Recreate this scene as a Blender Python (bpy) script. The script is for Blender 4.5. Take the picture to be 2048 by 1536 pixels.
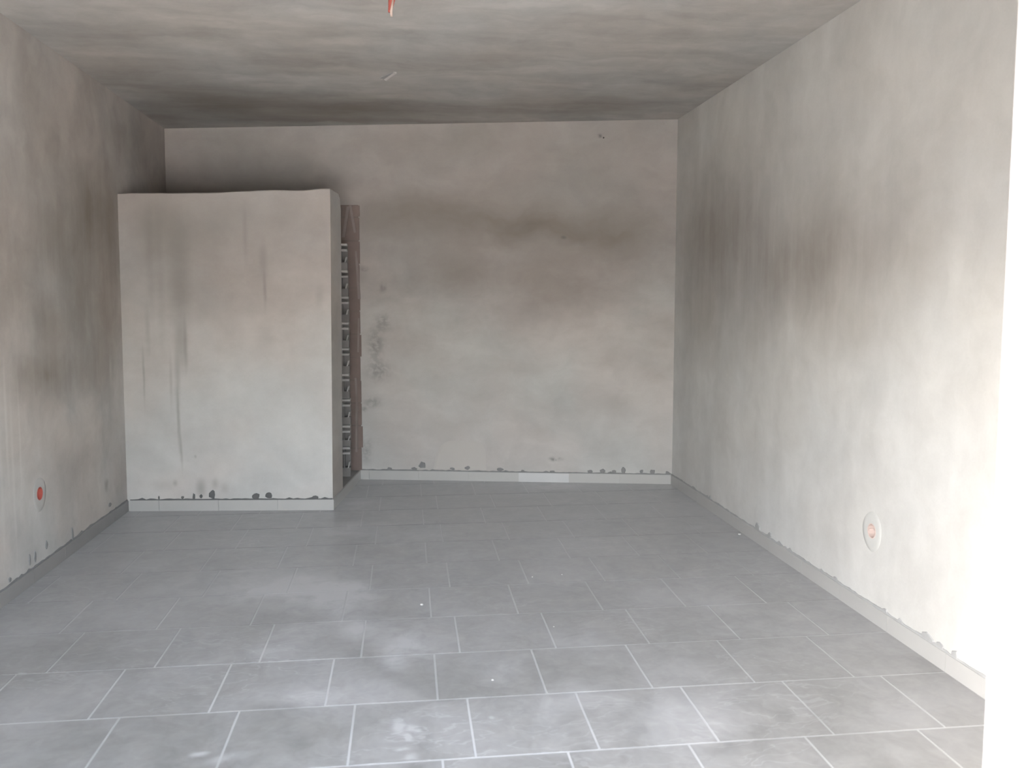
import bpy, bmesh, math, random
from mathutils import Vector, Matrix

random.seed(7)
SC = bpy.context.scene
for o in list(bpy.data.objects):
    bpy.data.objects.remove(o)

# ------------------------------------------------------------------ camera
cam = bpy.data.cameras.new('camera')
cam.sensor_width = 36.0
cam.lens = 29.59
cam.clip_start = 0.05
cam.dof.use_dof = True
cam.dof.focus_distance = 5.6
cam.dof.aperture_fstop = 2.6
camo = bpy.data.objects.new('camera', cam)
SC.collection.objects.link(camo)
RIGHT = Vector((0.992219, -0.124449, 0.003639))
FWD = Vector((0.124188, 0.987209, -0.099983))
UP = Vector((0.00885, 0.099657, 0.994982))
CAM = Vector((-0.11391, -3.28822, 1.62185))
camo.matrix_world = Matrix(((RIGHT.x, UP.x, -FWD.x, CAM.x), (RIGHT.y, UP.y, -FWD.y, CAM.y),
                            (RIGHT.z, UP.z, -FWD.z, CAM.z), (0, 0, 0, 1)))
SC.camera = camo

# ------------------------------------------------------------------ sky, sun, exposure
SKY_STRENGTH = 0.8
SUN_STRENGTH = 7.0
SUN_TRAVEL = Vector((1.0, 0.16, -0.75))
EXPOSURE = 2.53
world = bpy.data.worlds.new('sky')
SC.world = world
world.use_nodes = True
wn = world.node_tree
wn.nodes.clear()
w_out = wn.nodes.new('ShaderNodeOutputWorld')
w_bg = wn.nodes.new('ShaderNodeBackground')
w_sky = wn.nodes.new('ShaderNodeTexSky')
w_sky.sky_type = 'NISHITA'
w_sky.sun_disc = False
w_sky.sun_elevation = math.atan2(0.75, math.hypot(1.0, 0.16))
w_sky.sun_rotation = math.atan2(-1.0, -0.16)
w_sky.air_density = 1.2
w_sky.dust_density = 4.0
w_hsv = wn.nodes.new('ShaderNodeHueSaturation')
w_hsv.inputs['Saturation'].default_value = 0.55
w_bg.inputs['Strength'].default_value = SKY_STRENGTH
wn.links.new(w_sky.outputs[0], w_hsv.inputs['Color'])
wn.links.new(w_hsv.outputs[0], w_bg.inputs['Color'])
wn.links.new(w_bg.outputs[0], w_out.inputs['Surface'])

sun = bpy.data.lights.new('sun', 'SUN')
sun.energy = SUN_STRENGTH
sun.angle = math.radians(0.53)
sun.color = (1.0, 0.975, 0.94)
suno = bpy.data.objects.new('sun', sun)
SC.collection.objects.link(suno)
suno.location = (-8, -6, 8)
suno.rotation_euler = SUN_TRAVEL.to_track_quat('-Z', 'Y').to_euler()

portal = bpy.data.lights.new('door_portal', 'AREA')     # sampling portal of the door opening
portal.shape = 'RECTANGLE'
portal.size, portal.size_y = 2.26, 2.17
portal.cycles.is_portal = True
po = bpy.data.objects.new('door_portal', portal)
SC.collection.objects.link(po)
po.location = (-0.32, -2.42, 1.075)
po.rotation_euler = (math.radians(90), 0, 0)   # faces into the room (+y)

SC.view_settings.view_transform = 'Standard'
SC.view_settings.look = 'None'
SC.view_settings.gamma = 1.0
SC.view_settings.use_curve_mapping = False
SC.view_settings.exposure = EXPOSURE
SC.cycles.use_denoising = True
SC.cycles.use_light_tree = False
SC.cycles.max_bounces = 8
SC.cycles.diffuse_bounces = 7
SC.cycles.glossy_bounces = 3
SC.cycles.caustics_reflective = False
SC.cycles.sample_clamp_indirect = 6.0
# ------------------------------------------------------------------ stain and tone maps (metres on each surface: centre, radii, strength)
RIGHT_DARK = [(2.927, 2.188, 0.895, 0.488, 1.0), (2.007, 1.754, 1.03, 0.423, 0.75), (1.278, 1.795, 0.772, 0.339, 0.6), (0.773, 1.928, 0.566, 0.277, 0.35), (3.203, 1.543, 0.688, 0.396, 0.55), (2.476, 1.339, 0.832, 0.32, 0.4), (1.591, 2.66, 1.377, 0.177, 0.12), (0.983, 1.518, 0.575, 0.214, 0.4), (-0.0, 2.483, 0.154, 0.305, 0.25), (1.539, 2.01, 1.862, 0.77, 0.3), (2.817, 2.068, 1.245, 0.74, 0.25), (0.313, 1.852, 0.261, 0.135, 0.2), (0.106, 0.287, 0.279, 0.269, 0.25), (1.02, 1.972, 0.743, 0.399, 0.4), (2.443, 2.077, 1.608, 0.592, 0.5)]
RIGHT_LIGHT = [(0.631, 0.458, 0.126, 0.114, 0.8)]
BACK_DARK = [(0.873, 2.648, 1.786, 1.102, 0.38), (1.045, 2.265, 1.407, 0.556, 0.12), (0.532, 2.308, 0.816, 0.236, 0.8), (1.258, 2.264, 0.722, 0.213, 0.85), (1.767, 2.179, 0.591, 0.256, 0.6), (-0.159, 2.353, 0.477, 0.215, 0.5), (0.272, 1.877, 0.564, 0.217, 0.5), (1.134, 1.792, 0.471, 0.26, 0.5), (1.52, 1.663, 0.469, 0.195, 0.4), (0.489, 3.01, 0.341, 0.168, 0.45), (-0.153, 2.908, 0.517, 0.254, 0.3), (1.336, 2.941, 0.504, 0.168, 0.2), (-1.371, 2.916, 1.053, 0.171, 0.25), (1.749, 0.678, 0.301, 0.098, 0.35), (0.706, 1.045, 0.349, 0.111, 0.25), (0.311, 0.482, 0.265, 0.09, 0.25), (1.997, 1.187, 0.17, 0.131, 0.2), (0.971, 0.432, 0.219, 0.09, 0.25)]
BACK_GREY = [(-0.322, 1.414, 0.079, 0.088, 0.5), (-0.39, 1.214, 0.08, 0.156, 0.55), (-0.371, 0.991, 0.124, 0.112, 0.5), (-0.419, 0.699, 0.098, 0.054, 0.5), (-0.469, 0.267, 0.063, 0.137, 0.4), (-0.318, 1.736, 0.035, 0.053, 0.5), (-0.478, 1.897, 0.035, 0.026, 0.7), (-0.496, 0.63, 0.031, 0.027, 0.7), (1.238, 2.166, 0.026, 0.017, 0.7), (1.2, 0.21, 0.07, 0.023, 0.5), (1.544, 3.014, 0.021, 0.021, 1.0), (1.169, 0.2, 0.044, 0.018, 0.4)]
FRONT_DARK = [(-1.516, 2.164, 1.097, 0.733, 0.3), (-1.895, 1.757, 0.44, 0.963, 0.25), (-1.881, 2.161, 0.219, 0.256, 0.45), (-1.793, 1.757, 0.095, 0.445, 0.7), (-2.0, 1.904, 0.044, 0.442, 0.45), (-1.932, 1.756, 0.037, 0.555, 0.3), (-1.795, 1.272, 0.059, 0.226, 0.6), (-1.83, 1.007, 0.026, 0.265, 0.5), (-2.038, 1.384, 0.022, 0.225, 0.4), (-2.081, 1.045, 0.011, 0.227, 0.7), (-1.831, 0.664, 0.015, 0.268, 0.8), (-1.82, 0.453, 0.011, 0.154, 0.7), (-1.762, 1.272, 0.018, 0.226, 0.5), (-1.879, 1.007, 0.015, 0.227, 0.4), (-1.167, 1.908, 0.037, 0.148, 0.5), (-1.165, 1.685, 0.015, 0.149, 0.7), (-1.298, 2.092, 0.022, 0.221, 0.4), (-1.478, 2.201, 0.292, 0.183, 0.3), (-1.037, 2.24, 0.33, 0.147, 0.2), (-1.57, 1.609, 0.221, 0.224, 0.25), (-1.171, 1.311, 0.074, 0.151, 0.35), (-0.754, 1.65, 0.037, 0.112, 0.4), (-1.683, 0.181, 0.045, 0.078, 0.8), (-1.877, 0.22, 0.023, 0.031, 0.7), (-1.576, 0.219, 0.03, 0.047, 0.5), (-1.502, 0.18, 0.038, 0.047, 0.35), (-1.72, 0.425, 0.011, 0.015, 0.7), (-1.953, 0.201, 0.113, 0.047, 0.3)]
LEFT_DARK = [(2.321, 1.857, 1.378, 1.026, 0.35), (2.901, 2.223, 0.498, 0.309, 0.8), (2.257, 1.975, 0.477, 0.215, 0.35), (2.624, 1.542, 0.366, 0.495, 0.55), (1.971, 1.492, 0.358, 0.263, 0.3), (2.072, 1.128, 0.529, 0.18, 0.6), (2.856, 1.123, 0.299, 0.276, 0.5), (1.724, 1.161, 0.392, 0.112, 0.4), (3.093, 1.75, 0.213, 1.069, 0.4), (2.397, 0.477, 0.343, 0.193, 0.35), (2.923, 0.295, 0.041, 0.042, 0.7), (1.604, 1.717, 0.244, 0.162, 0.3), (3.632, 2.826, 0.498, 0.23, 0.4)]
LEFT_LIGHT = [(1.816, 0.49, 0.137, 0.121, 0.7), (1.364, 0.827, 0.028, 0.675, 0.45), (1.448, 0.947, 0.017, 0.396, 0.6), (1.503, 0.664, 0.018, 0.483, 0.5), (1.594, 0.841, 0.012, 0.355, 0.5), (3.064, 1.124, 0.032, 0.107, 0.5)]
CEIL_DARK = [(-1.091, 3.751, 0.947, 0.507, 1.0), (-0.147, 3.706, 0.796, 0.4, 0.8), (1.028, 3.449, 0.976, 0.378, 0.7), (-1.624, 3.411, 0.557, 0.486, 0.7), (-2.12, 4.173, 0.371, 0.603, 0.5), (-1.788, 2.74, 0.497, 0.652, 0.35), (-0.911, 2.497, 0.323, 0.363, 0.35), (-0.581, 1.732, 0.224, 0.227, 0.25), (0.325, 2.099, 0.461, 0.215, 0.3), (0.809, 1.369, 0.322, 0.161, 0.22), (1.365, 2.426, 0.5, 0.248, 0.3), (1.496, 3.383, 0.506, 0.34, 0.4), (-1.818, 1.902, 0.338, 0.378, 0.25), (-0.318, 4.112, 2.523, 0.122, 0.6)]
FLOOR_LIGHT = [(-0.716, 1.393, 0.416, 0.292, 0.8), (-0.429, 1.201, 0.161, 0.31, 0.8), (-0.33, 0.804, 0.148, 0.162, 0.5), (-0.645, 0.808, 0.171, 0.161, 0.5), (-0.708, 0.577, 0.138, 0.115, 0.4), (-0.156, 0.569, 0.14, 0.233, 0.6), (-0.176, 0.352, 0.055, 0.104, 0.6), (-1.177, 1.529, 0.422, 0.349, 0.35), (-1.679, 1.951, 0.181, 0.203, 0.35), (-0.488, 3.336, 0.157, 0.413, 0.5), (-0.554, 2.614, 0.21, 0.263, 0.35), (0.037, 2.42, 0.206, 0.187, 0.3), (1.165, 3.841, 0.305, 0.176, 0.9), (-0.354, 0.042, 0.302, 0.218, 0.3), (0.282, 0.247, 0.131, 0.2, 0.3), (-0.062, 0.559, 0.187, 0.291, 0.3), (-0.151, -0.186, 0.038, 0.061, 0.6), (-0.094, -0.211, 0.026, 0.038, 0.7), (-0.126, -0.274, 0.018, 0.033, 0.8), (-0.137, -0.405, 0.021, 0.027, 0.8), (-0.155, -0.338, 0.014, 0.014, 0.7), (0.217, -0.163, 0.016, 0.016, 0.8), (-0.874, -0.284, 0.039, 0.021, 0.9), (-0.766, -0.344, 0.106, 0.034, 0.6), (-0.56, 0.11, 0.183, 0.09, 0.3), (0.555, -0.065, 0.243, 0.17, 0.25), (1.004, -0.283, 0.232, 0.189, 0.3), (-1.793, 0.466, 0.021, 0.021, 0.7), (1.963, 2.398, 0.089, 0.051, 0.5)]  # floor dust; the patch under the glinting skirting tile paints its reflection
FLOOR_DARK = [(0.227, 3.425, 0.725, 0.517, 0.4), (-0.099, 2.696, 0.215, 0.136, 0.6), (-0.31, 2.587, 0.14, 0.131, 0.6), (0.434, 1.614, 0.239, 0.282, 0.45), (-0.075, 1.579, 0.352, 0.366, 0.4), (0.024, 1.961, 0.253, 0.212, 0.4), (-1.875, 2.635, 0.612, 0.517, 0.45), (-1.89, 1.975, 0.181, 0.203, 0.5), (-1.154, 1.991, 0.278, 0.208, 0.4), (-0.161, 1.249, 0.055, 0.095, 0.6), (-0.294, 1.186, 0.032, 0.077, 0.7), (0.443, 1.43, 0.046, 0.087, 0.6), (-0.295, 1.604, 0.029, 0.073, 0.6), (-0.997, 0.787, 0.072, 0.113, 0.5), (-1.533, 0.673, 0.183, 0.088, 0.4), (-0.523, 0.794, 0.024, 0.128, 0.4), (0.563, 0.732, 0.05, 0.064, 0.5), (-0.05, 0.586, 0.059, 0.071, 0.5), (0.289, 0.764, 0.224, 0.13, 0.35), (0.195, 1.208, 0.164, 0.126, 0.4), (1.326, 2.975, 0.154, 0.184, 0.4), (-1.355, 0.39, 0.128, 0.061, 0.35), (0.676, 0.201, 0.044, 0.059, 0.4), (0.319, -0.279, 0.038, 0.059, 0.3)]
DABS_FRONT = [(-1.738, 0.107, 0.015, 0.039), (-1.598, 0.122, 0.031, 0.046), (-1.685, 0.111, 0.015, 0.019), (-1.825, 0.103, 0.015, 0.015), (-2.002, 0.1, 0.008, 0.019), (-1.273, 0.109, 0.039, 0.027), (-1.175, 0.116, 0.031, 0.031), (-0.822, 0.099, 0.031, 0.019)]
DABS_BACK = [(-0.274, 0.096, 0.031, 0.019), (-0.055, 0.104, 0.031, 0.015), (0.021, 0.137, 0.039, 0.039), (0.288, 0.109, 0.031, 0.015), (0.421, 0.116, 0.031, 0.023), (0.708, 0.107, 0.039, 0.019), (0.907, 0.096, 0.023, 0.015), (1.17, 0.096, 0.031, 0.012), (1.498, 0.101, 0.031, 0.019), (1.606, 0.107, 0.031, 0.023), (1.706, 0.105, 0.023, 0.015), (1.789, 0.115, 0.023, 0.039), (1.945, 0.108, 0.019, 0.023), (2.04, 0.105, 0.031, 0.027), (2.17, 0.098, 0.019, 0.023)]
DABS_LEFT = [(2.264, 0.116, 0.015, 0.062), (1.718, 0.147, 0.015, 0.039), (1.65, 0.151, 0.012, 0.039), (1.876, 0.165, 0.019, 0.031), (2.956, 0.141, 0.031, 0.019), (1.404, 0.112, 0.023, 0.019)]
DABS_RIGHT = [(1.995, 0.106, 0.039, 0.046), (1.801, 0.106, 0.031, 0.023), (2.875, 0.099, 0.023, 0.019), (0.484, 0.086, 0.039, 0.023), (0.357, 0.085, 0.031, 0.023), (0.144, 0.097, 0.054, 0.027), (0.054, 0.095, 0.039, 0.023), (-0.049, 0.094, 0.031, 0.031), (0.971, 0.092, 0.031, 0.019)]
# ------------------------------------------------------------------ helpers
def link(o, parent=None):
    SC.collection.objects.link(o)
    if parent is not None:
        o.parent = parent
    return o

def mesh_obj(name, verts, faces, mat, parent=None, smooth=False):
    me = bpy.data.meshes.new(name)
    me.from_pydata([tuple(v) for v in verts], [], faces)
    me.validate()
    bm = bmesh.new(); bm.from_mesh(me)
    bmesh.ops.recalc_face_normals(bm, faces=bm.faces)
    bm.to_mesh(me); bm.free()
    if smooth:
        for p in me.polygons:
            p.use_smooth = True
    if mat is not None:
        me.materials.append(mat)
    return link(bpy.data.objects.new(name, me), parent)

def prism_data(poly, z0, z1, chamfer=0.0):
    n = len(poly)
    vs = [(x, y, z0) for x, y in poly]
    fs = [list(range(n))[::-1]]
    if chamfer > 0:
        cx = sum(p[0] for p in poly) / n; cy = sum(p[1] for p in poly) / n
        vs += [(x, y, z1 - chamfer) for x, y in poly]
        for x, y in poly:
            d = math.hypot(x - cx, y - cy) or 1
            k = max(0.0, 1 - 1.4 * chamfer / d)
            vs.append((cx + (x - cx) * k, cy + (y - cy) * k, z1))
        for r in (0, n):
            for i in range(n):
                j = (i + 1) % n
                fs.append([r + i, r + j, r + n + j, r + n + i])
        fs.append(list(range(2 * n, 3 * n)))
    else:
        vs += [(x, y, z1) for x, y in poly]
        for i in range(n):
            j = (i + 1) % n
            fs.append([i, j, n + j, n + i])
        fs.append(list(range(n, 2 * n)))
    return vs, fs

class MB:
    """collects boxes / frames into one mesh"""
    def __init__(self):
        self.v, self.f = [], []
    def hexa(self, p):          # 8 points: bottom 4 then top 4
        b = len(self.v); self.v += [tuple(q) for q in p]
        for f in ((3, 2, 1, 0), (4, 5, 6, 7), (0, 1, 5, 4), (1, 2, 6, 5), (2, 3, 7, 6), (3, 0, 4, 7)):
            self.f.append([b + i for i in f])
    def box(self, x0, x1, y0, y1, z0, z1):
        self.hexa([(x0, y0, z0), (x1, y0, z0), (x1, y1, z0), (x0, y1, z0), (x0, y0, z1), (x1, y0, z1), (x1, y1, z1), (x0, y1, z1)])
    def frame_box(self, o, u, v, w, a0, a1, b0, b1, c0, c1):   # box in a local frame u,v,w
        P = lambda a, b, c: o + u * a + v * b + w * c
        self.hexa([P(a0, b0, c0), P(a1, b0, c0), P(a1, b1, c0), P(a0, b1, c0), P(a0, b0, c1), P(a1, b0, c1), P(a1, b1, c1), P(a0, b1, c1)])
    def build(self, name, mat, parent=None):
        return mesh_obj(name, self.v, self.f, mat, parent)

def struct(o, label, kind='structure'):
    o['kind'] = kind
    o['label'] = label
    return o

def thing(o, label, cat, group=None):
    o['label'] = label; o['category'] = cat
    if group:
        o['group'] = group
    return o

# ------------------------------------------------------------------ procedural materials
class NT:
    def __init__(self, name):
        self.m = bpy.data.materials.new(name)
        self.m.use_nodes = True
        self.t = self.m.node_tree
        self.t.nodes.clear()
        self.out = self.n('ShaderNodeOutputMaterial')
        self.b = self.n('ShaderNodeBsdfPrincipled')
        self.l(self.b.outputs[0], self.out.inputs[0])
    def n(self, k, **kw):
        x = self.t.nodes.new(k)
        for a, v in kw.items():
            setattr(x, a, v)
        return x
    def l(self, a, b):
        self.t.links.new(a, b)
    def put(self, v, s):
        if isinstance(v, (int, float)):
            s.default_value = v
        elif isinstance(v, (tuple, list)):
            s.default_value = v if len(v) != 3 or s.type == 'VECTOR' else (*v, 1)
        else:
            self.l(v, s)
    def math(self, op, a, b=0.0, clamp=False):
        x = self.n('ShaderNodeMath', operation=op, use_clamp=clamp)
        self.put(a, x.inputs[0]); self.put(b, x.inputs[1])
        return x.outputs[0]
    def vec(self, op, a, b=(0, 0, 0)):
        x = self.n('ShaderNodeVectorMath', operation=op)
        self.put(a, x.inputs[0]); self.put(b, x.inputs[1])
        return x.outputs['Value'] if op in ('LENGTH', 'DOT_PRODUCT') else x.outputs[0]
    def noise(self, co, scale, detail=4, rough=0.55, col=False):
        x = self.n('ShaderNodeTexNoise')
        self.put(co, x.inputs['Vector'])
        x.inputs['Scale'].default_value = scale
        x.inputs['Detail'].default_value = detail
        x.inputs['Roughness'].default_value = rough
        return x.outputs['Color'] if col else x.outputs['Fac']
    def remap(self, v, a, b, c=0.0, d=1.0, smooth=True):
        x = self.n('ShaderNodeMapRange')
        x.interpolation_type = 'SMOOTHSTEP' if smooth else 'LINEAR'
        self.put(v, x.inputs[0])
        for i, q in enumerate((a, b, c, d)):
            self.put(q, x.inputs[1 + i])
        return x.outputs[0]
    def mix(self, f, a, b, blend='MIX'):
        x = self.n('ShaderNodeMix', data_type='RGBA', blend_type=blend)
        self.put(f, x.inputs[0]); self.put(a, x.inputs[6]); self.put(b, x.inputs[7])
        return x.outputs[2]
    def comb(self, x, y, z):
        c = self.n('ShaderNodeCombineXYZ')
        for i, q in enumerate((x, y, z)):
            self.put(q, c.inputs[i])
        return c.outputs[0]
    def sep(self, v):
        s = self.n('ShaderNodeSeparateXYZ'); self.put(v, s.inputs[0])
        return s.outputs
    def bump(self, h, strength, dist):
        x = self.n('ShaderNodeBump')
        x.inputs['Strength'].default_value = strength
        x.inputs['Distance'].default_value = dist
        self.put(h, x.inputs['Height'])
        self.l(x.outputs[0], self.b.inputs['Normal'])
    def blobs(self, uv, lst, soft=0.0):
        """soft-edged stains: list of (u, v, radius_u, radius_v, strength) -> summed mask"""
        tot = None
        for (u, v, ru, rv, s) in lst:
            d = self.vec('LENGTH', self.vec('MULTIPLY', self.vec('SUBTRACT', uv, (u, v, 0)), (1 / max(ru, 1e-3), 1 / max(rv, 1e-3), 0)))
            m = self.remap(d, 1.35, soft, 0.0, s)
            tot = m if tot is None else self.math('ADD', tot, m)
        return tot
    def finish(self, color, rough, spec=0.3):
        self.put(color, self.b.inputs['Base Color'])
        self.put(rough, self.b.inputs['Roughness'])
        self.b.inputs['Specular IOR Level'].default_value = spec
        return self.m

def plaster(name, axes, dark, light=(), grey=(), streak=(0.7, 2.6), warm=(0.51, 0.475, 0.45), cool=(0.485, 0.482, 0.475),
            stain=(0.22, 0.19, 0.165), k=0.7, distort=0.16, vstreak=0.0, upper=0.0, uz=(0.9, 2.3), upcol=(0.30, 0.255, 0.225), con=1.0):
    """cement plaster: mottled warm / cool tone, trowel strokes, damp stains with shapes of their own, broad darker areas"""
    T = NT(name)
    P = T.n('ShaderNodeTexCoord').outputs['Object']
    s = T.sep(P)
    u, v = s[axes[0]], s[axes[1]]
    uv = T.comb(u, v, 0)
    nz = T.noise(uv, 1.7, 4, 0.6, col=True)
    wob = T.vec('MULTIPLY', T.vec('SUBTRACT', nz, (0.5, 0.5, 0.5)), (distort * 2.6, distort * 2.2, 0))
    duv = T.vec('ADD', uv, wob)
    strk = T.noise(T.vec('MULTIPLY', duv, (streak[0], streak[1], 1)), 1.0, 5, 0.6)
    big = T.noise(duv, 0.9, 3, 0.5)
    mid = T.noise(duv, 4.5, 5, 0.62)
    col = T.mix(T.remap(big, 0.36, 0.64), warm, cool)
    tone = T.remap(strk, 0.3, 0.72, 1 - 0.14 * con, 1 + 0.08 * con, False)
    tone = T.math('MULTIPLY', tone, T.remap(mid, 0.25, 0.75, 1 - 0.08 * con, 1 + 0.06 * con, False))
    fine = T.noise(uv, 90, 3, 0.7)
    if upper:      # the plaster turns browner and darker towards the top, with a ragged limit
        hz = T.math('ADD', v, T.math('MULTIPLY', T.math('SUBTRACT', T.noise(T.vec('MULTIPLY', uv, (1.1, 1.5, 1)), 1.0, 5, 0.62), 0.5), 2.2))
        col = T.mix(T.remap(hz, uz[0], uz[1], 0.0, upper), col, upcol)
    tone = T.math('MULTIPLY', tone, T.remap(fine, 0.2, 0.8, 0.97, 1.03, False))
    col = T.mix(1.0, col, T.comb(tone, tone, tone), 'MULTIPLY')
    if dark:
        m = T.blobs(duv, dark)
        br = T.noise(T.vec('MULTIPLY', duv, (streak[0] * 1.3, streak[1] * 1.3, 1)), 1.0, 4, 0.6)
        m = T.math('MULTIPLY', m, T.remap(br, 0.25, 0.7, 0.62, 1.0))
        if vstreak:
            vs = T.noise(T.vec('MULTIPLY', uv, (9.0, 0.5, 1)), 1.0, 3, 0.6)
            m = T.math('MULTIPLY', m, T.remap(vs, 0.3, 0.65, 1 - vstreak, 1.0))
        m = T.math('MULTIPLY', m, k, clamp=True)
        col = T.mix(m, col, stain)
    if grey:
        g = T.blobs(T.vec('ADD', uv, T.vec('MULTIPLY', wob, (0.25, 0.25, 0))), grey)
        g = T.math('MULTIPLY', g, T.remap(T.noise(uv, 22, 3, 0.6), 0.35, 0.6, 0.2, 1.0), clamp=True)
        col = T.mix(g, col, (0.17, 0.165, 0.16))
    if light:
        g = T.blobs(T.vec('ADD', uv, T.vec('MULTIPLY', wob, (0.08, 0.08, 0))), light)
        col = T.mix(T.math('MULTIPLY', g, 0.6, clamp=True), col, (0.62, 0.605, 0.58))
    h = T.math('ADD', T.math('MULTIPLY', strk, 1.0), T.math('MULTIPLY', fine, 0.05))
    h = T.math('ADD', h, T.math('MULTIPLY', mid, 0.3))
    T.bump(h, 0.35, 0.01)
    return T.finish(col, 0.88, 0.2)

def floor_stains(T, P):
    s = T.sep(P)
    uv = T.comb(s[0], s[1], 0)
    wob = T.vec('MULTIPLY', T.vec('SUBTRACT', T.noise(uv, 3.0, 4, 0.55, col=True), (0.5, 0.5, 0.5)), (0.22, 0.22, 0))
    duv = T.vec('ADD', uv, wob)
    return uv, duv

def tile_material():
    T = NT('floor_tile_grey')
    P = T.n('ShaderNodeNewGeometry').outputs['Position']
    uv, duv = floor_stains(T, P)
    rnd = T.n('ShaderNodeObjectInfo').outputs['Random']
    base = T.mix(T.noise(duv, 2.2, 5, 0.6), (0.107, 0.103, 0.098), (0.160, 0.154, 0.147))
    t = T.remap(rnd, 0, 1, 0.97, 1.03, False)
    base = T.mix(1.0, base, T.comb(t, t, t), 'MULTIPLY')
    mot = T.math('MULTIPLY', T.remap(T.noise(duv, 9, 4, 0.6), 0.3, 0.7, 0.78, 1.22, False), T.remap(T.noise(duv, 24, 3, 0.6), 0.3, 0.7, 0.9, 1.1, False))
    base = T.mix(1.0, base, T.comb(mot, mot, mot), 'MULTIPLY')
    dm = T.math('MULTIPLY', T.blobs(duv, FLOOR_DARK), T.remap(T.noise(duv, 7, 5, 0.65), 0.35, 0.62, 0.25, 1.0))
    base = T.mix(T.math('MULTIPLY', dm, 0.5, clamp=True), base, (0.075, 0.072, 0.070))
    # plaster dust, plus the painted reflection below the glinting skirting tile
    lm = T.math('MULTIPLY', T.blobs(duv, FLOOR_LIGHT), 1.7)
    lm = T.math('MULTIPLY', lm, T.remap(T.noise(duv, 4.5, 5, 0.62), 0.3, 0.7, 0.3, 1.0))
    gen = T.math('MULTIPLY', T.remap(T.noise(duv, 1.5, 5, 0.65), 0.36, 0.72), 0.55)
    lm = T.math('ADD', lm, gen)
    # thin wiped arcs and scuffs
    arc = T.noise(T.vec('ADD', T.vec('MULTIPLY', duv, (2.2, 7.0, 1)), (3, 1, 0)), 1.6, 3, 0.5)
    arc = T.math('MULTIPLY', T.remap(T.math('ABSOLUTE', T.math('SUBTRACT', arc, 0.5)), 0.022, 0.0), 0.35)
    lm = T.math('ADD', lm, T.math('MULTIPLY', arc, T.remap(T.noise(uv, 1.1, 2), 0.45, 0.65)), clamp=True)
    col = T.mix(T.math('MULTIPLY', lm, 0.8), base, (0.37, 0.368, 0.372))
    rough = T.math('ADD', T.remap(T.noise(uv, 3, 4), 0.3, 0.7, 0.29, 0.36), T.math('MULTIPLY', lm, 0.25))
    T.bump(T.noise(uv, 40, 4, 0.6), 0.06, 0.003)
    T.b.inputs['Sheen Weight'].default_value = 0.37
    T.b.inputs['Sheen Roughness'].default_value = 0.5
    T.b.inputs['Sheen Tint'].default_value = (0.93, 0.93, 0.94, 1)
    return T.finish(col, rough, 0.55)

def grout_material():
    T = NT('pale_grout')
    P = T.n('ShaderNodeNewGeometry').outputs['Position']
    uv, duv = floor_stains(T, P)
    clean = T.remap(T.noise(duv, 1.4, 4, 0.6), 0.38, 0.6)
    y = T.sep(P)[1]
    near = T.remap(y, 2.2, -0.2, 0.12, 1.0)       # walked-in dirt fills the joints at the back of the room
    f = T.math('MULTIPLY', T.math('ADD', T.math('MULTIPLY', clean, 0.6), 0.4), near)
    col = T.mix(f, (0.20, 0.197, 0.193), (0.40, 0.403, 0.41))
    T.b.inputs['Sheen Weight'].default_value = 0.37
    T.b.inputs['Sheen Roughness'].default_value = 0.5
    return T.finish(col, 0.34, 0.5)

def simple(name, col, rough, spec=0.3, var=0.12, scale=8, bump=0.1, metallic=0.0, uvw=None):
    T = NT(name)
    P = T.n('ShaderNodeTexCoord').outputs['Object']
    nz = T.noise(P if uvw is None else T.vec('MULTIPLY', P, uvw), scale, 4, 0.6)
    c = T.mix(nz, tuple(x * (1 - var) for x in col), tuple(min(1, x * (1 + var)) for x in col))
    if bump:
        T.bump(T.noise(P, scale * 6, 3, 0.6), bump, 0.004)
    return T.finish(c, rough, spec)
# ------------------------------------------------------------------ materials
M = {}
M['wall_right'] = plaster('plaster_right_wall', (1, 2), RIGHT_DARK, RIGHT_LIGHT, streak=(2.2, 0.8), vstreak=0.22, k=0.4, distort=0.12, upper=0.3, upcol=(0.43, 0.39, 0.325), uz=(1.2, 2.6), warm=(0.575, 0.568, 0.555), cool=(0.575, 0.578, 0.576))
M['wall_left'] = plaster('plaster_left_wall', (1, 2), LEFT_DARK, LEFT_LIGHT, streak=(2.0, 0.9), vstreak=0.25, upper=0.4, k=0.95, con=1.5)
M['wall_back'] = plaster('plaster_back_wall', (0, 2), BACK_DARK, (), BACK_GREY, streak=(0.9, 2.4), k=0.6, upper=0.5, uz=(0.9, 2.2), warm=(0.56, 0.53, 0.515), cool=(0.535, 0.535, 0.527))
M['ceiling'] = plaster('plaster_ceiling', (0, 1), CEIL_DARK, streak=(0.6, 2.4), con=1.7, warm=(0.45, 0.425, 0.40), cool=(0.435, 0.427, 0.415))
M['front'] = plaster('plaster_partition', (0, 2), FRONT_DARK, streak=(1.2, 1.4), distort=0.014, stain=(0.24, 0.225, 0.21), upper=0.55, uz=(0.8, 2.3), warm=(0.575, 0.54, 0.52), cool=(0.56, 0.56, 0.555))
M['plain'] = plaster('plaster_plain', (1, 2), ())
M['patch'] = simple('fresh_plaster_patch', (0.545, 0.52, 0.50), 0.9, 0.2, 0.04, 5)
M['tile'] = tile_material()
M['grout'] = grout_material()
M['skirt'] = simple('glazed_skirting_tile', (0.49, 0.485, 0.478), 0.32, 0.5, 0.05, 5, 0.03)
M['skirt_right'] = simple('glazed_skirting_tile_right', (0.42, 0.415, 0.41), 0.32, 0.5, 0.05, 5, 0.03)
M['skirt_left'] = simple('darker_skirting_tile', (0.27, 0.265, 0.262), 0.4, 0.4, 0.08, 5, 0.03)  # same skirting tile with a darker base colour on the left wall
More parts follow.
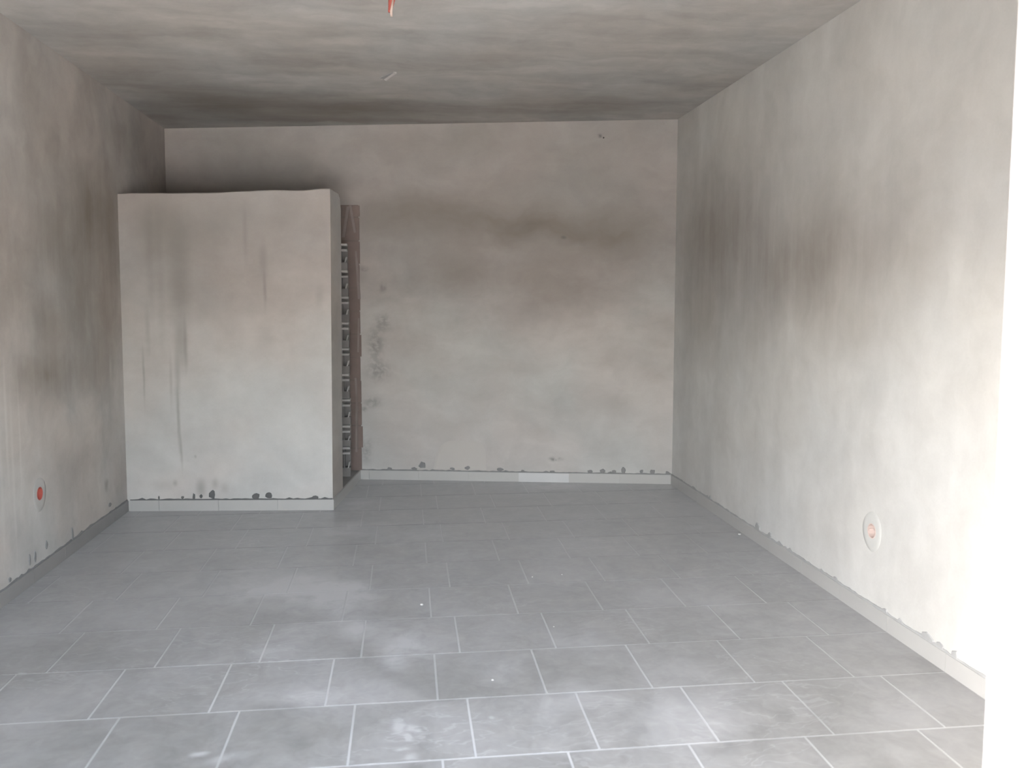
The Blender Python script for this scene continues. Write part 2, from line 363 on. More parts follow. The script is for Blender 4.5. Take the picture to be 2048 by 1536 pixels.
M['skirt_glint'] = simple('glint_painted_skirting_tile', (0.60, 0.60, 0.61), 0.3, 0.5, 0.05, 5, 0.03)  # door-light glint painted in as a paler tile colour
M['mortar'] = simple('grey_tile_adhesive', (0.175, 0.175, 0.178), 0.95, 0.1, 0.25, 14, 0.5)
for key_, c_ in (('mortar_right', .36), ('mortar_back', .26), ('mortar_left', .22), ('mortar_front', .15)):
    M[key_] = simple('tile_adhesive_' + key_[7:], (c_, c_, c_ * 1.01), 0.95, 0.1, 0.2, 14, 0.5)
M['brick'] = simple('hollow_brick_clay', (0.25, 0.24, 0.24), 0.95, 0.1, 0.15, 9, 0.4)  # clay darkened to put the shade of the hollow cells into the colour
M['rib'] = simple('pale_brick_rib', (0.50, 0.49, 0.49), 0.95, 0.1, 0.1, 9, 0.3)
M['smear'] = simple('brownish_mortar_smear', (0.29, 0.25, 0.235), 0.95, 0.1, 0.2, 9, 0.4)
M['bed'] = simple('brown_mortar_bed', (0.22, 0.18, 0.165), 0.95, 0.1, 0.25, 9, 0.5)
M['terracotta'] = simple('bare_terracotta_brick', (0.24, 0.19, 0.175), 0.95, 0.1, 0.2, 6, 0.4)
M['concrete'] = simple('rough_concrete', (0.34, 0.335, 0.33), 0.95, 0.1, 0.2, 10, 0.5)
M['orange'] = simple('orange_plastic', (0.42, 0.10, 0.08), 0.5, 0.4, 0.06, 10, 0.0)
M['salmon'] = simple('faded_salmon_plastic', (0.60, 0.49, 0.455), 0.55, 0.35, 0.08, 10, 0.0)
M['wire'] = simple('pale_wire_sheath', (0.50, 0.39, 0.34), 0.5, 0.4, 0.04, 10, 0.0)
M['dark'] = simple('dark_plastic', (0.06, 0.055, 0.05), 0.7, 0.3, 0.1, 10, 0.0)
M['pvc'] = simple('white_pvc', (0.88, 0.88, 0.87), 0.3, 0.5, 0.01, 5, 0.0)
M['render'] = simple('white_facade_render', (0.72, 0.70, 0.66), 0.9, 0.2, 0.06, 12, 0.3)
M['paving'] = simple('pale_terrace_paving', (0.55, 0.535, 0.51), 0.85, 0.3, 0.12, 3, 0.2)
M['crumb'] = simple('white_plaster_crumb', (0.62, 0.62, 0.61), 0.9, 0.2, 0.05, 20, 0.2)

# ------------------------------------------------------------------ room shell
CEIL = 3.128
YIN, YOUT = -2.10, -2.40                     # facade wall
XL = lambda z: -2.240 + 0.010 * z            # left wall face, a little out of plumb
BRf, BLf = Vector((2.206, 3.809, 0)), Vector((-2.240, 4.630, 0))
bdir = (BRf - BLf).normalized()
bnor = Vector((bdir.y, -bdir.x, 0))          # into the room (-y)
yback = lambda x: BLf.y + (x - BLf.x) * (BRf.y - BLf.y) / (BRf.x - BLf.x)

def cut_round(o, centre, radius, axis, depth=0.06):
    """cut a round pocket for a flush box into a wall mesh"""
    bm = bmesh.new()
    bmesh.ops.create_cone(bm, cap_ends=True, segments=32, radius1=radius, radius2=radius, depth=2 * depth)
    bmesh.ops.rotate(bm, verts=bm.verts, cent=(0, 0, 0), matrix=Matrix.Rotation(math.radians(90), 3, axis))
    bmesh.ops.translate(bm, verts=bm.verts, vec=centre)
    me = bpy.data.meshes.new('cutter'); bm.to_mesh(me); bm.free()
    c = bpy.data.objects.new('cutter', me); link(c)
    md = o.modifiers.new('b', 'BOOLEAN'); md.operation = 'DIFFERENCE'; md.object = c; md.solver = 'EXACT'
    dg = bpy.context.evaluated_depsgraph_get()
    new = bpy.data.meshes.new_from_object(o.evaluated_get(dg))
    o.modifiers.clear(); o.data = new
    bpy.data.objects.remove(c)

# left wall, leaning face
m = MB()
m.hexa([(-2.5, YOUT, -0.1), (XL(-.1), YOUT, -0.1), (XL(-.1), 4.9, -0.1), (-2.5, 4.9, -0.1),
        (-2.5, YOUT, 3.3), (XL(3.3), YOUT, 3.3), (XL(3.3), 4.9, 3.3), (-2.5, 4.9, 3.3)])
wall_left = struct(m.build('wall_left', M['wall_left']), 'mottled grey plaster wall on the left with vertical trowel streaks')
# right wall
m = MB()
RX = lambda y, z: 2.2325 - 0.006 * (y + 0.25) - 0.006 * z
m.hexa([(RX(YOUT, -.1), YOUT, -0.1), (2.5, YOUT, -0.1), (2.5, 4.2, -0.1), (RX(4.2, -.1), 4.2, -0.1),
        (RX(YOUT, 3.3), YOUT, 3.3), (2.5, YOUT, 3.3), (2.5, 4.2, 3.3), (RX(4.2, 3.3), 4.2, 3.3)])
wall_right = struct(m.build('wall_right', M['wall_right']), 'pale plaster wall on the right with a large brown damp stain')
# back wall
b0, b1 = BLf - bdir * 0.3, BRf + bdir * 0.3
m = MB()
m.hexa([b0 + Vector((0, 0, -.1)), b1 + Vector((0, 0, -.1)), b1 - bnor * .22 + Vector((0, 0, -.1)), b0 - bnor * .22 + Vector((0, 0, -.1)),
        b0 + Vector((0, 0, 3.3)), b1 + Vector((0, 0, 3.3)), b1 - bnor * .22 + Vector((0, 0, 3.3)), b0 - bnor * .22 + Vector((0, 0, 3.3))])
wall_back = struct(m.build('wall_back', M['wall_back']), 'plastered back wall running slightly askew with brown damp bands')
# ceiling
m = MB(); m.hexa([(-2.4, YOUT, 3.104), (2.4, YOUT, 3.150), (2.4, 4.8, 3.150), (-2.4, 4.8, 3.104),
                  (-2.4, YOUT, 3.35), (2.4, YOUT, 3.35), (2.4, 4.8, 3.35), (-2.4, 4.8, 3.35)])
ceiling = struct(m.build('ceiling', M['ceiling']), 'grey plaster ceiling darkened along the back wall')
# front wall with the door opening the picture is taken through
OX0, OX1, OH = -1.45, 0.86, 2.17
m = MB()
m.box(-2.5, OX0, YOUT, YIN, -0.1, 3.3); m.box(OX1, 2.5, YOUT, YIN, -0.1, 3.3); m.box(OX0, OX1, YOUT, YIN, OH, 3.3)
wall_front = struct(m.build('wall_front', M['render']), 'white rendered front wall around the wide door opening')
# door frame
door = bpy.data.objects.new('door_1', None); link(door); door.location = (-0.3, -2.16, 0)
struct(door, 'white door frame, sunlit right jamb at the picture edge')
def rel(verts, o):
    return [(v[0] - o.location.x, v[1] - o.location.y, v[2] - o.location.z) for v in verts]
def built(mb, name, mat, parent):
    return mesh_obj(name, rel(mb.v, parent), mb.f, mat, parent)
JX = lambda z: 0.8225 - 0.0160 * z          # visible inner edge of the right jamb, slightly out of plumb
def jamb(xa0, xa1, xb, name):
    q = MB()
    q.hexa([(xa0, -2.23, 0), (xb, -2.23, 0), (xb, YIN, 0), (xa0, YIN, 0), (xa1, -2.23, OH), (xb, -2.23, OH), (xb, YIN, OH), (xa1, YIN, OH)])
    return built(q, name, M['pvc'], door)
jamb(JX(0), JX(OH), OX1 + 0.0, 'frame_jamb')
jamb(OX0 + .05, OX0 + .05, OX0, 'frame_jamb')
q = MB(); q.box(OX0 + .05, JX(OH), -2.23, YIN, OH - .05, OH); built(q, 'frame_head', M['pvc'], door)
q = MB(); q.box(OX0 + .05, JX(0), -2.40, YIN, -0.02, 0.012); built(q, 'threshold', M['paving'], door)
# terrace outside the door
m = MB(); m.box(-14, 14, -16, YOUT, -0.12, -0.02)
struct(m.build('floor_terrace', M['paving']), 'pale paved terrace outside the door')

# ------------------------------------------------------------------ floor of square tiles in quarter bond
m = MB(); m.box(-2.4, 2.4, YIN - 0.0, 4.8, -0.10, -0.0012)
floor = struct(m.build('floor', M['grout']), 'grey square tile floor in offset courses with pale grout')
T_, GAP = 0.45, 0.008
ROOM = [(XL(0), YIN), (RX(YIN, 0), YIN), (BRf.x, BRf.y), (BLf.x, BLf.y)]
def clip(poly, room):
    out = poly
    n = len(room)
    for i in range(n):
        a, b = room[i], room[(i + 1) % n]
        ins = lambda p: (b[0] - a[0]) * (p[1] - a[1]) - (b[1] - a[1]) * (p[0] - a[0]) >= -1e-9
        res = []
        for k in range(len(out)):
            p, r = out[k], out[(k + 1) % len(out)]
            ip, ir = ins(p), ins(r)
            if ip:
                res.append(p)
            if ip != ir:
                d1 = (b[0] - a[0]) * (p[1] - a[1]) - (b[1] - a[1]) * (p[0] - a[0])
                d2 = (b[0] - a[0]) * (r[1] - a[1]) - (b[1] - a[1]) * (r[0] - a[0])
                t = d1 / (d1 - d2)
                res.append((p[0] + (r[0] - p[0]) * t, p[1] + (r[1] - p[1]) * t))
        out = res
        if len(out) < 3:
            return []
    return out
area = lambda p: abs(sum(p[i][0] * p[(i + 1) % len(p)][1] - p[(i + 1) % len(p)][0] * p[i][1] for i in range(len(p)))) / 2
h = (T_ - GAP) / 2
full_me = None
for j in range(-5, 11):
    y0 = j * T_
    off = 0.0 if j % 2 == 0 else 0.2644 * T_
    for i in range(-7, 6):
        cx, cy = i * T_ + off + T_ / 2, y0 + T_ / 2
        sq = [(cx - h, cy - h), (cx + h, cy - h), (cx + h, cy + h), (cx - h, cy + h)]
        pl = clip(sq, ROOM)
        if not pl or area(pl) < 0.002:
            continue
        # tiles wholly inside the partition are not laid
        if all(p[0] < -0.70 and p[1] > 3.42 for p in pl):
            continue
        dz = random.uniform(-0.0003, 0.0003)
        if area(pl) > 0.999 * (2 * h) ** 2:
            if full_me is None:
                o = mesh_obj('tile', *prism_data([(-h, -h), (h, -h), (h, h), (-h, h)], -0.008, 0.0, 0.001), M['tile'], floor)
                full_me = o.data
            else:
                o = link(bpy.data.objects.new('tile', full_me), floor)
            o.location = (cx, cy, dz)
        else:
            o = mesh_obj('tile', *prism_data([(p[0] - cx, p[1] - cy) for p in pl], -0.008, 0.0, 0.001), M['tile'], floor)
            o.location = (cx, cy, dz)

# ------------------------------------------------------------------ skirting tiles with dark adhesive line above
SKH = 0.083
def skirting(owner, a, b, into, joints, mat=None, special=None):
    """row of skirting tiles from a to b (floor points on the wall face), one object each"""
    d = (b - a); L = d.length; d = d.normalized()
    cuts = [0.0] + [t for t in joints if 0.02 < t < L - 0.02] + [L]
    for k in range(len(cuts) - 1):
        q = MB()
        q.frame_box(a - owner.location, d, into, Vector((0, 0, 1)), cuts[k] + .001, cuts[k + 1] - .001, -0.004, 0.009 + random.uniform(-.0006, .0006), 0.0, SKH + random.uniform(-.0008, .0008))
        mt = M['skirt_glint'] if special is not None and k in special else (mat or M['skirt'])
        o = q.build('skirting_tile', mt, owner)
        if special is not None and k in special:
            o['label'] = 'skirting tile painted paler where door light glints'
def adhesive(owner, a, b, into, seed, mat='mortar'):
    """ragged dark bead where the plaster stops above the skirting"""
    rng = random.Random(seed)
    d = (b - a); L = d.length; d = d.normalized()
    n = int(L / 0.03)
    vs, fs = [], []
    for k in range(n + 1):
        t = L * k / n
        top = SKH + 0.006 + 0.007 * rng.random() + (0.012 * rng.random() if rng.random() < .16 else 0)
        p = a + d * t - owner.location
        vs += [p + into * 0.0005 + Vector((0, 0, SKH - .004)), p + into * (0.004 + .003 * rng.random()) + Vector((0, 0, SKH - .004)),
               p + into * (0.002 + .002 * rng.random()) + Vector((0, 0, top)), p - into * 0.004 + Vector((0, 0, top))]
    for k in range(n):
        for e in range(4):
            f = (e + 1) % 4
            fs.append([4 * k + e, 4 * k + f, 4 * k + 4 + f, 4 * k + 4 + e])
    fs.append([0, 1, 2, 3]); fs.append([4 * n + 3, 4 * n + 2, 4 * n + 1, 4 * n])
    return mesh_obj('adhesive_bead', vs, fs, M[mat], owner)
def dab(owner, c, u, into, ru, rz, seed, mat='mortar'):
    """flattened ragged lump of tile adhesive on the plaster"""
    rng = random.Random(seed)
    n = 9
    ring = [(math.cos(2 * math.pi * k / n) * rng.uniform(.65, 1.15), math.sin(2 * math.pi * k / n) * rng.uniform(.65, 1.15)) for k in range(n)]
    c = c - owner.location
    vs = [c + u * (x * ru) + Vector((0, 0, z * rz)) - into * .003 for x, z in ring]
    vs += [c + u * (x * ru * .75) + Vector((0, 0, z * rz * .75)) + into * .005 for x, z in ring]
    fs = [list(range(n))[::-1], list(range(n, 2 * n))] + [[k, (k + 1) % n, n + (k + 1) % n, n + k] for k in range(n)]
    return mesh_obj('adhesive_or_shade_dab', vs, fs, M[mat], owner)

def rows(name, label, a, b, into, joints, seed, special=None):
    e = bpy.data.objects.new(name, None); link(e); e.location = a
    struct(e, label)
    skirting(e, a, b, into, joints, mat=M.get('skirt_' + name.split('_')[1]), special=special)
    adhesive(e, a, b, into, seed, 'mortar_' + name.split('_')[1])
    return e
PB = Vector((-0.54, 4.316, 0))               # where the partition side meets the back wall
PB = PB - bnor * 0.0 ; PB.y = yback(PB.x)
Lb = (BRf - PB).length
jb = ((Vector((1.315, yback(1.315), 0)) - PB).length)
bb = rows('baseboard_back', 'pale skirting tiles along the foot of the back wall', PB, BRf, bnor,
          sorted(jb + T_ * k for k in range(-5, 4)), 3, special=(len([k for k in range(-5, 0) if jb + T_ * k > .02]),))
for k, o in enumerate([c for c in bb.children if c.name.startswith('skirting')]):
    pass
ra, rb = Vector((RX(YIN, 0), YIN, 0)), Vector((BRf.x, BRf.y, 0))
br_ = rows('baseboard_right', 'pale skirting tiles along the foot of the right wall', ra, rb, Vector((-1, 0, 0)), [0.3 + T_ * k for k in range(16)], 4)
la, lb = Vector((XL(0), YIN, 0)), Vector((XL(0), 3.35, 0))
bl_ = rows('baseboard_left', 'dull skirting tiles along the foot of the left wall', la, lb, Vector((1, 0, 0)), [0.18 + T_ * k for k in range(16)], 5)
s = 0
for x, z, r1, r2 in DABS_BACK:
    s += 1; dab(wall_back, Vector((x, yback(x), z)), bdir, bnor, r1, r2, s, 'mortar_back')
for y, z, r1, r2 in DABS_LEFT:
    s += 1; dab(wall_left, Vector((XL(z), y, z)), Vector((0, 1, 0)), Vector((1, 0, 0)), r1, r2, s, 'mortar_left')
for y, z, r1, r2 in DABS_RIGHT:
    s += 1; dab(wall_right, Vector((RX(y, z), y, z)), Vector((0, 1, 0)), Vector((-1, 0, 0)), r1, r2, s, 'mortar_right')

# patch of fresh plaster low on the back wall
pp = [(0.118, .096), (0.135, .2), (0.160, .28), (0.20, .33), (0.25, .358), (0.33, .366), (0.42, .355), (0.50, .358), (0.555, .33), (0.578, .28), (0.586, .2), (0.588, .096)]
vs = [Vector((x, yback(x), z)) - bnor * .004 for x, z in pp]
cxp, czp = .35, .21
vs += [Vector((x, yback(x), z)) + bnor * .0012 for x, z in pp]
vs += [Vector((cxp + (x - cxp) * .9, yback(cxp + (x - cxp) * .9), czp + (z - czp) * .9)) + bnor * .003 for x, z in pp]
n = len(pp)
fs = [list(range(n))[::-1], list(range(2 * n, 3 * n))] + [[r + k, r + (k + 1) % n, r + n + (k + 1) % n, r + n + k] for r in (0, n) for k in range(n)]
pt = mesh_obj('plaster_patch', vs, fs, M['patch'], wall_back)
pt['label'] = 'pale fresh plaster patch low on the back wall'
# nail hole plug
bm = bmesh.new(); bmesh.ops.create_icosphere(bm, subdivisions=1, radius=0.008)
me = bpy.data.meshes.new('nail_head'); bm.to_mesh(me); bm.free(); me.materials.append(M['dark'])
nh = link(bpy.data.objects.new('nail_head', me), wall_back); nh.location = (1.575, yback(1.575), 3.0)

# ------------------------------------------------------------------ plastered partition in the back left corner
F0, F1 = Vector((-2.235, 3.339, 0)), Vector((-0.688, 3.205, 0))
fd = (F1 - F0).normalized(); fin = Vector((fd.y, -fd.x, 0))       # out of the front face, towards the door
S0, S1 = F1.copy(), PB.copy()
sd = (S1 - S0).normalized(); sout = Vector((sd.y, -sd.x, 0))      # out of the side face, to the right
part = bpy.data.objects.new('plastered_partition', None); link(part)
part.location = (-1.46, 3.29, 0)
thing(part, 'head-high boxed-in partition of drip-stained plaster in the back left corner', 'partition')
O = part.location
LT, RT = 2.384, 2.434
rng = random.Random(11)
# front panel: slightly wavy top edge
N = 24
vs, fs = [], []
Fs0 = F0 + Vector((-0.02, 0, 0))
for k in range(N + 1):
    t = k / N
    p = Fs0 + (F1 - Fs0) * t
    lean = Vector((0.022 * t + 0.006 * (1 - t), 0.0, 0))
    z = LT + (RT - LT) * t + (0.004 * math.sin(9 * t + 1) + rng.uniform(-.0015, .0015)) + (0.008 if k >= N - 1 else 0) - (0.004 if 18 < k < 22 else 0)
    back = -fin * 0.12
    vs += [p, p + lean + Vector((0, 0, z - .006)), p + lean + Vector((0, 0, z)) + back * .08, p + lean + Vector((0, 0, z)) + back, p + back]
for k in range(N):
    for e in range(5):
        f = (e + 1) % 5
        fs.append([5 * k + e, 5 * k + f, 5 * k + 5 + f, 5 * k + 5 + e])
fs.append([0, 1, 2, 3, 4]); fs.append([5 * N + 4, 5 * N + 3, 5 * N + 2, 5 * N + 1, 5 * N])
mesh_obj('front_panel', [v for v in vs], fs, M['front'], part).matrix_parent_inverse = Matrix.Translation(-O)
# side return: plaster jamb, outer rear top corner broken off
def side_prism(t0, t1, th, z0, ztop, chip=0.0):
    pts = [(t0, z0), (t1, z0), (t1, ztop - chip * 1.3), (t1 - chip * .35, ztop - chip * .35), (t1 - chip, ztop), (t0, ztop)]
    if chip == 0:
        pts = [(t0, z0), (t1, z0), (t1, ztop), (t0, ztop)]
    vs = []
    for inner in (0, 1):
        for t, z in pts:
            lean = 0.022 * z / RT
            vs.append(S0 + sd * t - sout * (th * inner) + Vector((lean, 0, z)))
    n = len(pts)
    fs = [list(range(n))[::-1], list(range(n, 2 * n))] + [[k, (k + 1) % n, n + (k + 1) % n, n + k] for k in range(n)]
    return vs, fs
v_, f_ = side_prism(0.0, 0.375, 0.12, 0.0, RT, 0.09)
o = mesh_obj('side_return', v_, f_, M['plain'], part); o.matrix_parent_inverse = Matrix.Translation(-O)
# sill of the recess
q = MB()
q.hexa([S0 + sd * .33, S1 + sd * .05, S1 + sd * .05 - sout * .5, S0 + sd * .33 - sout * .5,
        S0 + sd * .33 + Vector((0, 0, .078)), S1 + sd * .05 + Vector((0, 0, .078)), S1 + sd * .05 - sout * .5 + Vector((0, 0, .078)), S0 + sd * .33 - sout * .5 + Vector((0, 0, .078))])
o = q.build('recess_sill', M['concrete'], part); o.matrix_parent_inverse = Matrix.Translation(-O)
# hollow bricks seen end-on in the recess, one object each
BX1, BY = -0.604, 4.02
zs = [2.085, 1.862, 1.640, 1.421, 1.201, 0.980, 0.761, 0.534, 0.345]
for k, zt in enumerate(zs):
    zb = zs[k + 1] if k + 1 < len(zs) else 0.079
    zb += 0.002
    H = zt - zb
    j = rng.uniform(-.004, .004)
    x0, x1, yf = BX1 - .17, BX1 + j, BY + rng.uniform(-.004, .004)
    q = MB()
    rib = 0.017
    q.box(x0, x1, yf + .11, yf + .13, zb, zt)                       # back web
    q.box(x0, x1, yf + .030, yf + .112, zb, zb + H * .30)           # lower closed cell
    for xx in (x0, x0 + .055, x0 + .11):
        q.box(xx, xx + .012, yf + .030, yf + .112, zb + H * .3, zt - rib)
    o = q.build('hollow_brick', M['brick'], part); o.matrix_parent_inverse = Matrix.Translation(-O)
    for za in (zt - rib, zt - .045 - rib):
        r_ = MB(); r_.box(x0, x1, yf, yf + .112, za, za + rib)
        r_.build('rib', M['rib'], o)
    r_ = MB(); r_.hexa([(x1 - .022, yf + .01, zb + H * .3), (x1 - .012, yf + .01, zb + H * .3), (x1 - .012, yf + .11, zb + H * .3), (x1 - .022, yf + .11, zb + H * .3),
            (x1 - .010, yf + .01, zb + H * .5), (x1, yf + .01, zb + H * .5), (x1, yf + .11, zb + H * .5), (x1 - .010, yf + .11, zb + H * .5)])
    r_.build('rib', M['rib'], o)
# bare terracotta bricks of the wall behind the recess
zt = 0.079; k = 0
q = MB(); pa, pb = Vector((-1.6, yback(-1.6), 0)), Vector((-0.522, yback(-0.522), 0))
q.frame_box(pa, bdir, bnor, Vector((0, 0, 1)), 0, (pb - pa).length, -.01, .004, .079, 2.44)
o = q.build('mortar_bed', M['bed'], part); o.matrix_parent_inverse = Matrix.Translation(-O)
while zt < 2.42:
    hgt = 0.205 if zt + .205 < 2.44 else 2.44 - zt
    for c in range(3):
        xe = -0.512 + rng.uniform(-.010, .006)
        xa = xe - .30 * (c + 1) + .008 - (0.15 if k % 2 and c else 0)
        xb = xe - .30 * c - (0.15 if k % 2 and c else 0)
        if k % 2 and c == 0:
            xa = xe - .15 - .29 + .29
        pa, pb = Vector((xa, yback(xa), 0)), Vector((xb, yback(xb), 0))
        q = MB()
        q.frame_box(pa, bdir, bnor, Vector((0, 0, 1)), 0, (pb - pa).length, -.01, .008 + rng.uniform(-.002, .003), zt + .006, zt + hgt - .006)
        o = q.build('terracotta_brick', M['terracotta'], part); o.matrix_parent_inverse = Matrix.Translation(-O)
    zt += hgt; k += 1
# mortar smears: ragged plaster edge and a diagonal ridge at the recess head
def smear(p, u, w, L0, wid, thick, name='mortar_smear', mat='smear'):
    q = MB(); q.frame_box(p, u, bnor, w, 0, wid, -.005, thick, 0, L0)
    o = q.build(name, M[mat], part); o.matrix_parent_inverse = Matrix.Translation(-O)
def wallp(x, z):
    return Vector((x, yback(x), z))
for (x, z, L0, wid, dx) in ((-0.533, 1.62, .42, .022, -.02), (-0.560, 2.20, .24, .022, -.04), (-0.545, 1.15, .3, .016, .01), (-.575, .25, .5, .02, .01), (-.56, .62, .3, .018, -.012)):
    w_ = (Vector((0, 0, 1)) + bdir * dx / L0).normalized()
    smear(wallp(x, z), bdir, w_, L0, wid, .016)
w_ = (Vector((0, 0, 1)) + bdir * 0.17).normalized()
smear(wallp(-0.662, 2.16), bdir, w_, .27, .026, .02)
# skirting along the front and the side of the partition
def pskirt(a, b, into, joints):
    d = (b - a); L = d.length; d = d.normalized()
    cuts = [0.0] + [t for t in joints if 0.02 < t < L - 0.02] + [L]
    for k in range(len(cuts) - 1):
        q = MB(); q.frame_box(a, d, into, Vector((0, 0, 1)), cuts[k] + .001, cuts[k + 1] - .001, -0.004, 0.009 + rng.uniform(-.0006, .0006), 0.0, SKH + rng.uniform(-.0008, .0008))
        o = q.build('skirting_tile', M['skirt'], part); o.matrix_parent_inverse = Matrix.Translation(-O)
pskirt(F0 + fd * .018, F1 + fd * .010, fin, [0.217 + T_ * k for k in range(4)])
pskirt(S0, S1 - sd * .012, sout, [0.1 + T_ * k for k in range(3)])
ad = adhesive(part, F0 + fd * .018, F1, fin, 21, 'mortar_front')
for x, z, r1, r2 in DABS_FRONT:
    s += 1
    t = (x - F0.x) / fd.x
    dab(part, F0 + fd * t + Vector((0.001 * z, 0, z)), fd, fin, r1, r2, s, 'mortar_front')

# ------------------------------------------------------------------ flush boxes in the side walls
def flush_box(x, y, z, into, mat, ringmat, label, wall):
    R = 0.036
    cut_round(wall, Vector((x, y, z)), R, 'Y', .055)
    e = bpy.data.objects.new('junction_box', None); link(e); e.location = (x, y, z)
    thing(e, label, 'socket box', 'round electrical boxes in the side walls')
    v, f, n = [], [], 28
    prof = [(R + .004, -.001), (R + .003, .0022), (R - .002, .0022), (R - .003, -.045), (0.0, -.045)]
    for r, d in prof[:-1]:
        for k in range(n):
            a = 2 * math.pi * k / n
            v.append((into * d, r * math.cos(a), r * math.sin(a)))
    for p in range(len(prof) - 2):
        for k in range(n):
            f.append([p * n + k, p * n + (k + 1) % n, (p + 1) * n + (k + 1) % n, (p + 1) * n + k])
    f.append([3 * n + k for k in range(n)])
    mesh_obj('box_shell', v, f, mat, e)
    for sgn in (-1, 1):
        q = MB(); q.box(-.001, .001, -.004, .004, -.004, .004)
        q = MB(); q.box(min(0, -into * .04), max(0, -into * .04), sgn * .029 - .004, sgn * .029 + .003, -.005, .005)
        q.build('screw_post', mat, e)
    # stub of conduit with wires inside
    bm = bmesh.new(); bmesh.ops.create_cone(bm, cap_ends=True, segments=14, radius1=.011, radius2=.011, depth=.03)
    bmesh.ops.rotate(bm, verts=bm.verts, cent=(0, 0, 0), matrix=Matrix.Rotation(math.radians(70), 3, 'Y'))
    bmesh.ops.translate(bm, verts=bm.verts, vec=(-into * .03, 0.004, 0.012))
    me = bpy.data.meshes.new('conduit_stub'); bm.to_mesh(me); bm.free(); me.materials.append(mat)
    link(bpy.data.objects.new('conduit_stub', me), e)
    # smoothed plaster collar
    v, f = [], []
    for (r, d) in ((R + .001, .0015), (R + .03, .0018), (R + .055, .0006), (R + .06, -.003)):
        for k in range(n):
            a = 2 * math.pi * k / n
            rr = r * (1 + .025 * math.sin(3 * a + 1) * (r > R + .01))
            v.append((into * d, rr * math.cos(a) * .95, rr * 1.12 * math.sin(a) if r > R + .01 else rr * math.sin(a)))
    for p in range(3):
        for k in range(n):
            f.append([p * n + k, p * n + (k + 1) % n, (p + 1) * n + (k + 1) % n, (p + 1) * n + k])
    c = mesh_obj('plaster_collar', v, f, ringmat, e, smooth=True)
    c['label'] = 'smoothed pale plaster ring'
    return e
M['smooth_flake'] = simple('pale_ceiling_flake', (0.50, 0.475, 0.46), 0.9, 0.2, 0.05, 8)
M['collar'] = simple('smoothed_plaster_collar', (0.44, 0.435, 0.425), 0.9, 0.2, 0.04, 8)
M['collar_right'] = simple('smoothed_plaster_collar_pale', (0.535, 0.535, 0.525), 0.9, 0.2, 0.04, 8)
flush_box(XL(.49), 1.816, 0.490, 1, M['orange'], M['collar'], 'bright orange-red round flush box low on the left wall', wall_left)
flush_box(RX(.631, .458), 0.631, 0.458, -1, M['salmon'], M['collar_right'], 'faded salmon round flush box low on the right wall', wall_right)

# ------------------------------------------------------------------ ceiling conduit and chip
def tube(name, pts, radii, mat, parent, n=12, ribs=False):
    v, f = [], []
    P = [Vector(p) for p in pts]
    for i, p in enumerate(P):
        t = (P[min(i + 1, len(P) - 1)] - P[max(i - 1, 0)]).normalized()
        a = t.cross(Vector((0, 1, 0.01))).normalized(); b = t.cross(a).normalized()
        for k in range(n):
            q = 2 * math.pi * k / n
            v.append(p + (a * math.cos(q) + b * math.sin(q)) * radii[i])
    for i in range(len(P) - 1):
        for k in range(n):
            f.append([i * n + k, i * n + (k + 1) % n, (i + 1) * n + (k + 1) % n, (i + 1) * n + k])
    f.append(list(range(n))[::-1]); f.append([(len(P) - 1) * n + k for k in range(n)])
    return mesh_obj(name, v, f, mat, parent, smooth=True)
cond = bpy.data.objects.new('ceiling_conduit', None); link(cond); cond.location = (-0.158, 0.94, 3.125)
thing(cond, 'orange corrugated cable conduit hanging from the ceiling', 'conduit')
n = 30
pts, rad = [], []
for i in range(n + 1):
    t = i / n
    pts.append((-0.012 * t - .008 * t * t, -0.04 * t, 0.01 - 0.160 * t))
    rad.append((0.0215 - 0.0135 * max(0, t - .35) / .65) * (1.0 + (0.06 if i % 2 else -.05)))
tube('conduit_tube', pts, rad, M['orange'], cond)
tube('cable', [(-0.004, -.050, -.095), (-0.009, -.053, -.125), (-0.013, -.052, -.15), (-0.012, -.048, -.172)], [.004, .005, .006, .0055], M['wire'], cond, 10)['label'] = 'pale cable end'
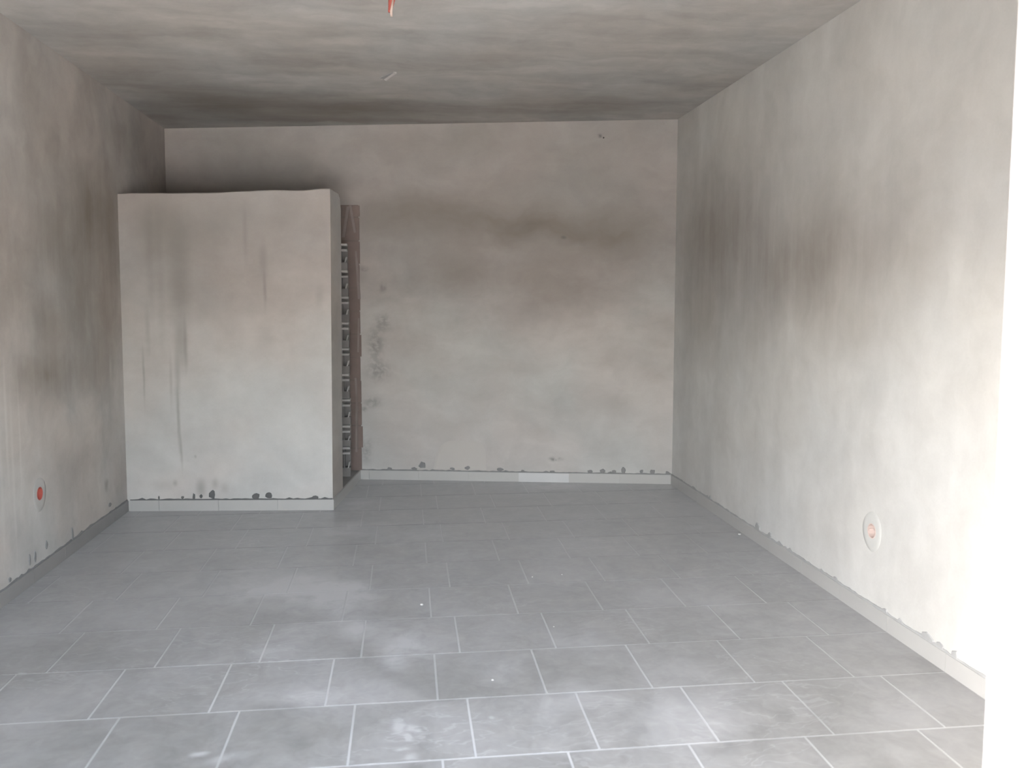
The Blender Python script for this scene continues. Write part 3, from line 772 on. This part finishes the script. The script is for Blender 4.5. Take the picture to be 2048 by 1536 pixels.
# chipped flake on the ceiling, its shade painted as a dark dab
q = MB()
cz = lambda x: 3.104 + (x + 2.4) * (0.046 / 4.8)
a_, b_ = Vector((-0.236, 2.74, cz(-.236))), Vector((-0.163, 2.55, cz(-.163)))
u_ = (b_ - a_).normalized(); w2 = Vector((u_.y, -u_.x, 0)).normalized()
q.hexa([a_, b_, b_ + w2 * .02, a_ + w2 * .02, a_ + Vector((0, 0, -.012)), b_ + Vector((0, 0, -.009)), b_ + w2 * .01 + Vector((0, 0, -.006)), a_ + w2 * .01 + Vector((0, 0, -.006))])
o = q.build('plaster_flake', M['smooth_flake'], ceiling)
q = MB(); q.hexa([a_ + w2 * .05 + Vector((0, -.02, .004)), b_ + w2 * .05 + Vector((0, .05, .004)), b_ + w2 * .012, a_ + w2 * .012, a_ + w2 * .045 + Vector((0, -.02, -.003)), b_ + w2 * .045 + Vector((0, .05, -.003)), b_ + w2 * .012 + Vector((0, 0, -.003)), a_ + w2 * .012 + Vector((0, 0, -.003))])
q.build('adhesive_or_shade_dab', M['concrete'], ceiling)  # dark dab standing in for the shade beside the chip

# ------------------------------------------------------------------ plaster crumbs on the floor
CR = [(-0.046, 1.072, .014, 'largest white plaster crumb on the floor, in front of the partition'),
      (0.239, 0.149, .009, 'white plaster crumb on the bare tile nearest the door'),
      (0.608, 1.456, .008, 'white plaster crumb on the middle of the floor, left of its neighbour'),
      (0.788, 1.480, .008, 'white plaster crumb on the middle of the floor, right of its neighbour'),
      (0.602, 0.700, .006, 'tiny white plaster crumb on the front right of the floor'),
      (2.17, 2.18, .016, 'white plaster crumb against the right skirting')]
for k, (x, y, r, lab) in enumerate(CR):
    rg = random.Random(k)
    bm = bmesh.new(); bmesh.ops.create_icosphere(bm, subdivisions=1, radius=r * .7)
    for v in bm.verts:
        v.co *= rg.uniform(.7, 1.15); v.co.z *= .55
    zmin = min(v.co.z for v in bm.verts)
    for v in bm.verts:
        v.co.z -= zmin
    me = bpy.data.meshes.new('plaster_crumb'); bm.to_mesh(me); bm.free(); me.materials.append(M['crumb'])
    o = link(bpy.data.objects.new('plaster_crumb', me)); o.location = (x, y, 0.0006); o.rotation_euler.z = k * 1.3
    thing(o, lab, 'crumb', 'plaster crumbs on the tiles')
